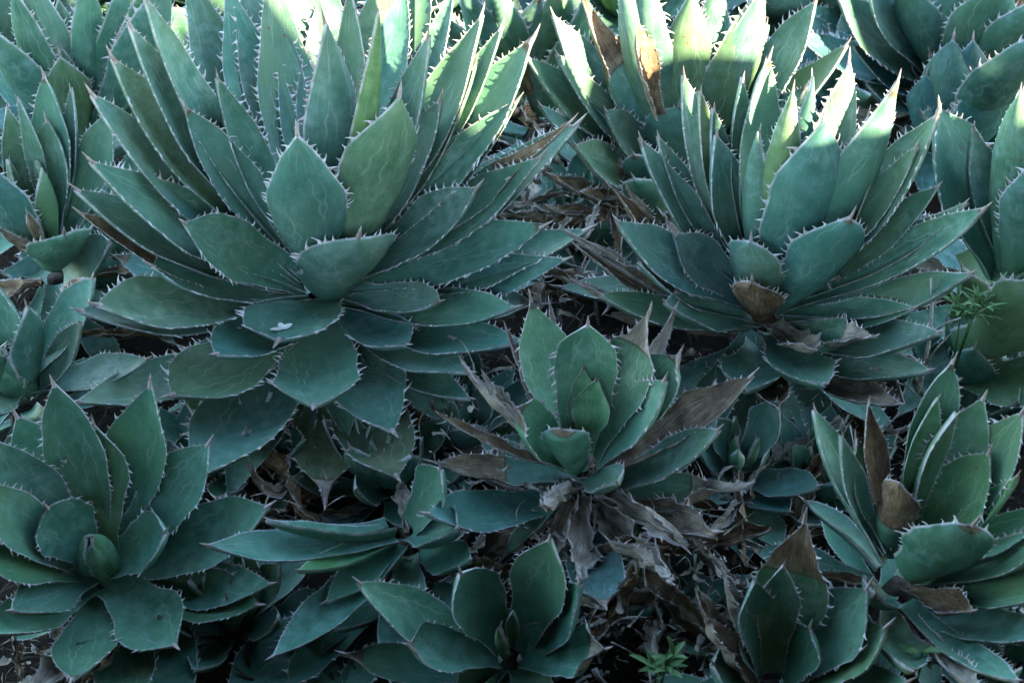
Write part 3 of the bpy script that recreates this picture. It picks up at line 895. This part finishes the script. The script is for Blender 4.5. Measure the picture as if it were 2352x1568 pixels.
plant('dark young agave low in the gap below the centre right rosette', (1690, 1090), .08, 230, [
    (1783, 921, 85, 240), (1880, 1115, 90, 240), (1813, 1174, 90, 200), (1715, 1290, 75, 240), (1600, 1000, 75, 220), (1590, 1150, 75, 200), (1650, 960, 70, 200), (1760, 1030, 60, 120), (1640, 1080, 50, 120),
    (1800, 1260, 70, 250),
], skirt=2, seed=16.0, r0=.022, tilt=(0, -12), teeth=.45, tint=(.85, .95, 1.0))

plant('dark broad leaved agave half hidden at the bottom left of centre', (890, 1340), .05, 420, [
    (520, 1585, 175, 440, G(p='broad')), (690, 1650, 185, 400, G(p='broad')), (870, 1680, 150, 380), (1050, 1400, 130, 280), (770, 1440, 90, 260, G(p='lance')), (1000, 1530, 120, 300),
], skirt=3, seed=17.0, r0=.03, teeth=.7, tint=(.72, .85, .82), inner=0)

# ordinary rosettes that fill the bed behind and between
auto_plant('pale agave at the top edge directly behind the large rosette', (620, 40), .10, 430, 30, 21)
auto_plant('agave at the top edge right of the large rosette', (960, -30), .10, 400, 28, 22)
auto_plant('agave at the top edge between the two sunlit clumps', (1420, 20), .10, 380, 28, 23, tint=(.9, .95, .95))
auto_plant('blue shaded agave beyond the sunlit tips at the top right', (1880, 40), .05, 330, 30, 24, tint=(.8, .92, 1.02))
auto_plant('agave at the top left edge behind the corner rosette', (330, 10), .10, 400, 28, 25, tint=(1, 1.05, 1.1))
auto_plant('agave peeking in at the far upper left corner', (0, 120), .10, 380, 26, 26)
auto_plant('half buried agave under the left side of the large rosette', (300, 620), .05, 300, 22, 27, tint=(.85, .9, .9))
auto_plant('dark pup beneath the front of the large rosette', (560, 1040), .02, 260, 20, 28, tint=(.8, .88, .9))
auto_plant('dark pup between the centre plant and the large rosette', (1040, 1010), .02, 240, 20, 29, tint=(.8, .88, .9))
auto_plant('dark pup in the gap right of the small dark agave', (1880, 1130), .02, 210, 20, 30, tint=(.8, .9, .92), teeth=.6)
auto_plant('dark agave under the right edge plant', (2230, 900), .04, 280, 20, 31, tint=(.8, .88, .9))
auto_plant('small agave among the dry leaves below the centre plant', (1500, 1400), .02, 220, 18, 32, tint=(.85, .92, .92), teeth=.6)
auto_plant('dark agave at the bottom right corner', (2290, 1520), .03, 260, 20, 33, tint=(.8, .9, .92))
auto_plant('small agave tucked between the left edge plant and the large rosette', (235, 330), .03, 300, 22, 35, tint=(.85, .95, .97))
auto_plant('agave glimpsed through the back leaves of the large rosette', (820, 130), .03, 330, 22, 36)
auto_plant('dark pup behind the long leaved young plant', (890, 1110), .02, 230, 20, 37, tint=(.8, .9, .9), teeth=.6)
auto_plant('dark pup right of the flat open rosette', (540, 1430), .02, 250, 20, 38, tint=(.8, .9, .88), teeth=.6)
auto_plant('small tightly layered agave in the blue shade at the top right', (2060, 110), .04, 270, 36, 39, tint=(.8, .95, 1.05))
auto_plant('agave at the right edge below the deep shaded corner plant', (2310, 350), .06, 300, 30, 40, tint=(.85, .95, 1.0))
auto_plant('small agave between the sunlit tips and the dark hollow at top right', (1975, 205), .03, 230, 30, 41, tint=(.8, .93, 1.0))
auto_plant('small shaded agave at the right flank of the large rosette', (1130, 200), .03, 230, 24, 42, tint=(.85, .93, .95))
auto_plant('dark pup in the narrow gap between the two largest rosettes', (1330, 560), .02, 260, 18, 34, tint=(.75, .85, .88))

# ================================================================== SMALL THINGS
def tube(name, pts, r0, r1, material, parent=None, ro=np.zeros(3), n=6):
    pts = [np.array(p, float) for p in pts]
    vs, fs = [], []
    for i, p in enumerate(pts):
        d = unit(pts[min(i + 1, len(pts) - 1)] - pts[max(0, i - 1)])
        s = unit(np.cross(d, np.array([.31, .87, .38])))
        f = np.cross(d, s)
        r = r0 + (r1 - r0) * i / (len(pts) - 1)
        for a in range(n):
            an = 2 * math.pi * a / n
            vs.append(p + (s * math.cos(an) + f * math.sin(an)) * r - ro)
    for i in range(len(pts) - 1):
        for a in range(n):
            fs.append((i * n + a, i * n + (a + 1) % n, i * n + n + (a + 1) % n, i * n + n + a))
    fs.append(tuple(range(n))[::-1])
    fs.append(tuple(range((len(pts) - 1) * n, len(pts) * n)))
    return mesh_obj(name, vs, fs, material, parent)


def build_litter():
    vs, fs = [], []
    r = random.Random(3)
    for k in range(5200):
        x, y = r.uniform(-1.5, 1.5), r.uniform(1.0, 4.2)
        z = r.uniform(0, .035)
        an = r.uniform(0, math.pi * 2)
        L = r.uniform(.02, .07)
        W = L * r.uniform(.05, .18)
        d = np.array([math.cos(an), math.sin(an), r.uniform(-.25, .6)])
        s = unit(np.cross(d, np.array([r.uniform(-.5, .5), r.uniform(-.5, .5), 1])))
        nrm = np.cross(d, s)
        b0 = r.uniform(-.4, .4)
        c0 = len(vs)
        for i in range(5):
            t = i / 4
            c = np.array([x, y, z]) + d * L * t + nrm * (b0 * L * t * (1 - t) * 2)
            w_ = W * (1 - abs(t - .4) * 1.4) * .5 + .0005
            vs += [c - s * w_ + nrm * w_ * .5, c, c + s * w_ + nrm * w_ * .5]
        for i in range(4):
            for j in range(2):
                q = c0 + i * 3 + j
                fs.append((q, q + 1, q + 4, q + 3))
    o = mesh_obj('dry_leaf_litter', vs, fs, LITTER)
    tag(o, 'dry brown and grey leaf shreds littering the dark ground', 'litter', kind='stuff')


build_litter()


def build_curls():
    """frayed fibres and shreds peeled off the dead leaves"""
    vs, fs = [], []
    r = random.Random(5)
    zones = [((1190, 1720, 1080, 1480), 360, .03, .17), ((1150, 1440, 330, 720), 144, .05, .26), ((1830, 2060, 900, 1260), 72, .03, .10), ((1560, 1960, 800, 950), 54, .08, .22),
             ((980, 1240, 760, 1120), 90, .08, .24), ((2090, 2340, 1330, 1560), 58, .03, .10), ((20, 300, 1470, 1568), 40, .03, .08), ((540, 800, 980, 1200), 58, .03, .12), ((1300, 1760, 1440, 1568), 72, .02, .08)]
    for (x0, x1, y0, y1), n, z0, z1 in zones:
        for k in range(n):
            p = on_z(r.uniform(x0, x1), r.uniform(y0, y1), r.uniform(z0, z1))
            d = unit(np.array([r.gauss(0, 1), r.gauss(0, 1), r.gauss(0, .7)]))
            s_ = unit(np.cross(d, np.array([r.uniform(-1, 1), r.uniform(-1, 1), 1.0])))
            q = np.cross(d, s_)
            L, W = r.uniform(.02, .075), r.choice([.0007, .0010, .0016, .003, .005])
            turn = r.uniform(-3.5, 3.5)
            c0 = len(vs)
            for i in range(8):
                t = i / 7
                a = turn * t
                p = p + (d * math.cos(a) + q * math.sin(a)) * L / 7
                w_ = W * (1 - .8 * t) * (1 + .4 * math.sin(i * 2.1 + k))
                vs += [p - s_ * w_, p + s_ * w_ + q * w_ * .4]
            for i in range(7):
                fs.append((c0 + 2 * i, c0 + 2 * i + 1, c0 + 2 * i + 3, c0 + 2 * i + 2))
    o = mesh_obj('frayed_leaf_fibres', vs, fs, FIBRE)
    tag(o, 'pale curled fibres frayed from the dead leaves', 'fibres', kind='stuff')


build_curls()


def loose_dead():
    r = random.Random(11)
    zones = [((1180, 1720, 1090, 1500), 52, .02, .16), ((1160, 1440, 320, 700), 30, .05, .30), ((1830, 2060, 900, 1250), 10, .02, .1), ((540, 760, 1040, 1220), 7, .02, .1),
             ((20, 260, 1480, 1560), 5, .02, .08), ((2120, 2340, 1330, 1560), 7, .02, .1), ((960, 1140, 930, 1300), 7, .02, .1), ((60, 330, 500, 780), 7, .02, .12)]
    where = ['in litter below centre agave', 'between the two largest rosettes', 'beside folded agave at lower right', 'under the large rosette',
             'in bottom left corner', 'in bottom right corner', 'left of centre agave', 'at the left edge']
    for zi, ((x0, x1, y0, y1), n, z0, z1) in enumerate(zones):
        for k in range(n):
            px_, py_ = r.uniform(x0, x1), r.uniform(y0, y1)
            p = on_z(px_, py_, r.uniform(z0, z1))
            spot = ('upper', 'middle', 'lower')[min(2, int(3 * (py_ - y0) / (y1 - y0)))] + (' left', ' centre', ' right')[min(2, int(3 * (px_ - x0) / (x1 - x0)))]
            an, el = r.uniform(0, 6.283), R(r.uniform(-35, 45))
            d = np.array([math.cos(an) * math.cos(el), math.sin(an) * math.cos(el), math.sin(el)])
            L = r.uniform(.09, .22)
            up = np.array([r.uniform(-.8, .8), r.uniform(-.8, .3), 1.0])
            root = bpy.data.objects.new('dead_leaf', None)
            COL.objects.link(root)
            root.location = p
            ash = r.choice([0, .1, .4, .8, 1])
            twd = r.uniform(-110, 110)
            form = ('tightly twisted' if abs(twd) > 75 else 'half rolled' if abs(twd) > 35 else 'flat') + (' short' if L < .13 else ' long' if L > .18 else '')
            tag(root, '%s %s dead leaf %s, %s' % (form, {0: 'dark brown', .1: 'tan', .4: 'grey brown', .8: 'pale grey', 1: 'bleached'}[ash], where[zi], spot), 'dead leaf', 'loose dead leaves')
            lo = leaf(root, p, p - d * L / 2, p + d * L / 2, up, L * r.uniform(.22, .42), r.uniform(0, 90),
                 dict(dead=1, cr=r.uniform(.6, 1.2), tw=twd, ash=ash, hook=r.uniform(-.25, .25), g=r.uniform(25, 70), ts=r.choice([.5, .7, .9])))


loose_dead()


def twig(label, pix, z0, z1, r=.0035, side=()):
    pts = []
    n = len(pix)
    for i, (x, y) in enumerate(pix):
        pts.append(on_z(x, y, z0 + (z1 - z0) * i / (n - 1)))
    ro = pts[0]
    root = bpy.data.objects.new('dry_twig', None)
    COL.objects.link(root)
    root.location = ro
    tag(root, label, 'twig')
    tube('stem', pts, r, r * .6, TWIG, root, ro)
    for (i, dx, dy, dz) in side:
        p = pts[i]
        q = at_depth(pix[i][0] + dx, pix[i][1] + dy, depth(p) - dz)
        m_ = (p + q) / 2 + np.array([0, 0, .008])
        tube('side_shoot', [p, m_, q], r * .6, r * .35, TWIG, root, ro, 5)


twig('thin grey forked twig rising beside the green sprig at right', [(2108, 900), (2124, 840), (2136, 770), (2141, 700), (2139, 640)], .24, .44, .0036,
     [(1, -70, -30, .03), (2, 70, -40, .04), (2, -55, 40, .03), (1, 60, -75, .04), (3, 20, -60, .02)])
twig('short pale broken twig lying in the right agave', [(1853, 650), (1890, 646), (1930, 634)], .33, .35, .006, [(1, 18, 18, 0)])
twig('bare branching grey twig below the right agave', [(2075, 925), (2062, 880), (2055, 850), (2000, 845)], .20, .28, .003, [(1, 45, 30, .02), (2, 50, -8, .02)])
twig('bent grey twig curling beneath the withered leaf at the bottom', [(1365, 1535), (1375, 1555), (1400, 1580)], .10, .08, .005)


def sprig(label, C, z, sz, n, rot=0.0, col=WEED, nar=.16, shoots=3):
    c = on_z(C[0], C[1], z)
    root = bpy.data.objects.new('weed_sprig', None)
    COL.objects.link(root)
    root.location = c
    tag(root, label, 'weed')
    r = random.Random(int(C[0]))
    for sidx in range(shoots):
        an = rot + sidx * 2.2
        lean = np.array([math.cos(an) * .55, math.sin(an) * .3 - .3, .9])
        top = unit(lean) * sz * r.uniform(.55, 1.0)
        base = np.array([0, 0, -.12])
        tube('stalk', [base, top * .4, top], .0018, .0011, col, root, n=5)
        for k in range(n):
            f = .25 + .75 * k / (n - 1)
            a2 = k * 2.4 + sidx
            st = top * f
            d = unit(np.array([math.cos(a2), math.sin(a2) * .8 - .15, .55 + .5 * f]))
            L = sz * r.uniform(.55, .95)
            s = unit(np.cross(d, np.array([0, 0, 1.0])))
            nn = np.cross(s, d)
            vs, fs = [], []
            for i in range(8):
                t = i / 7
                w_ = L * nar * math.sin(math.pi * min(1, t * .93 + .07)) ** .8 * .5
                cc = st + d * L * t - np.array([0, 0, 1]) * (L * .28 * t * t)
                vs += [cc - s * w_ + nn * w_ * .45, cc, cc + s * w_ + nn * w_ * .45]
            for i in range(7):
                for j in range(2):
                    q = i * 3 + j
                    fs.append((q, q + 1, q + 4, q + 3))
            mesh_obj('leaf', vs, fs, col, root)


sprig('bright green narrow leaved sprig beside the right agave', (2215, 745), .24, .085, 10, .4, nar=.11, shoots=4)
sprig('small green weed with oval leaves at the bottom edge near centre', (1515, 1545), .14, .050, 7, .9, nar=.22, shoots=3)
sprig('tiny star shaped weed at the bottom right', (2118, 1535), .17, .050, 6, 1.9, nar=.30, shoots=1)


def petal(label, x, y, z, s=.018):
    p = on_z(x, y, z)
    vs, fs = [], []
    c0 = 0
    for (a, l) in ((.4, 1.0), (1.9, .75), (3.6, 1.1)):
        d = np.array([math.cos(a), math.sin(a), .25]); q = np.array([-math.sin(a), math.cos(a), .1])
        c0 = len(vs)
        for i in range(4):
            t = i / 3
            w_ = .32 * s * math.sin(math.pi * (t * .8 + .15))
            for k in (-1, 0, 1):
                vs.append(d * s * l * t + q * w_ * k + np.array([0, 0, abs(k) * .15 * s]))
        for i in range(3):
            for j in range(2):
                fs.append((c0 + i * 3 + j, c0 + i * 3 + j + 1, c0 + i * 3 + j + 4, c0 + i * 3 + j + 3))
    o = mesh_obj('fallen_petal', vs, fs, PETAL)
    o.location = p
    tag(o, label, 'petal')


petal('white scrap of petal lying on the blunt front leaf', 648, 757, .285)

if __name__ == '__main__':
    import os
    if os.environ.get('LEAFREPORT'):
        for r_ in REPORT:
            print(r_)
    print('tris approx', sum(len(o.data.polygons) * 2 for o in bpy.data.objects if o.type == 'MESH'))
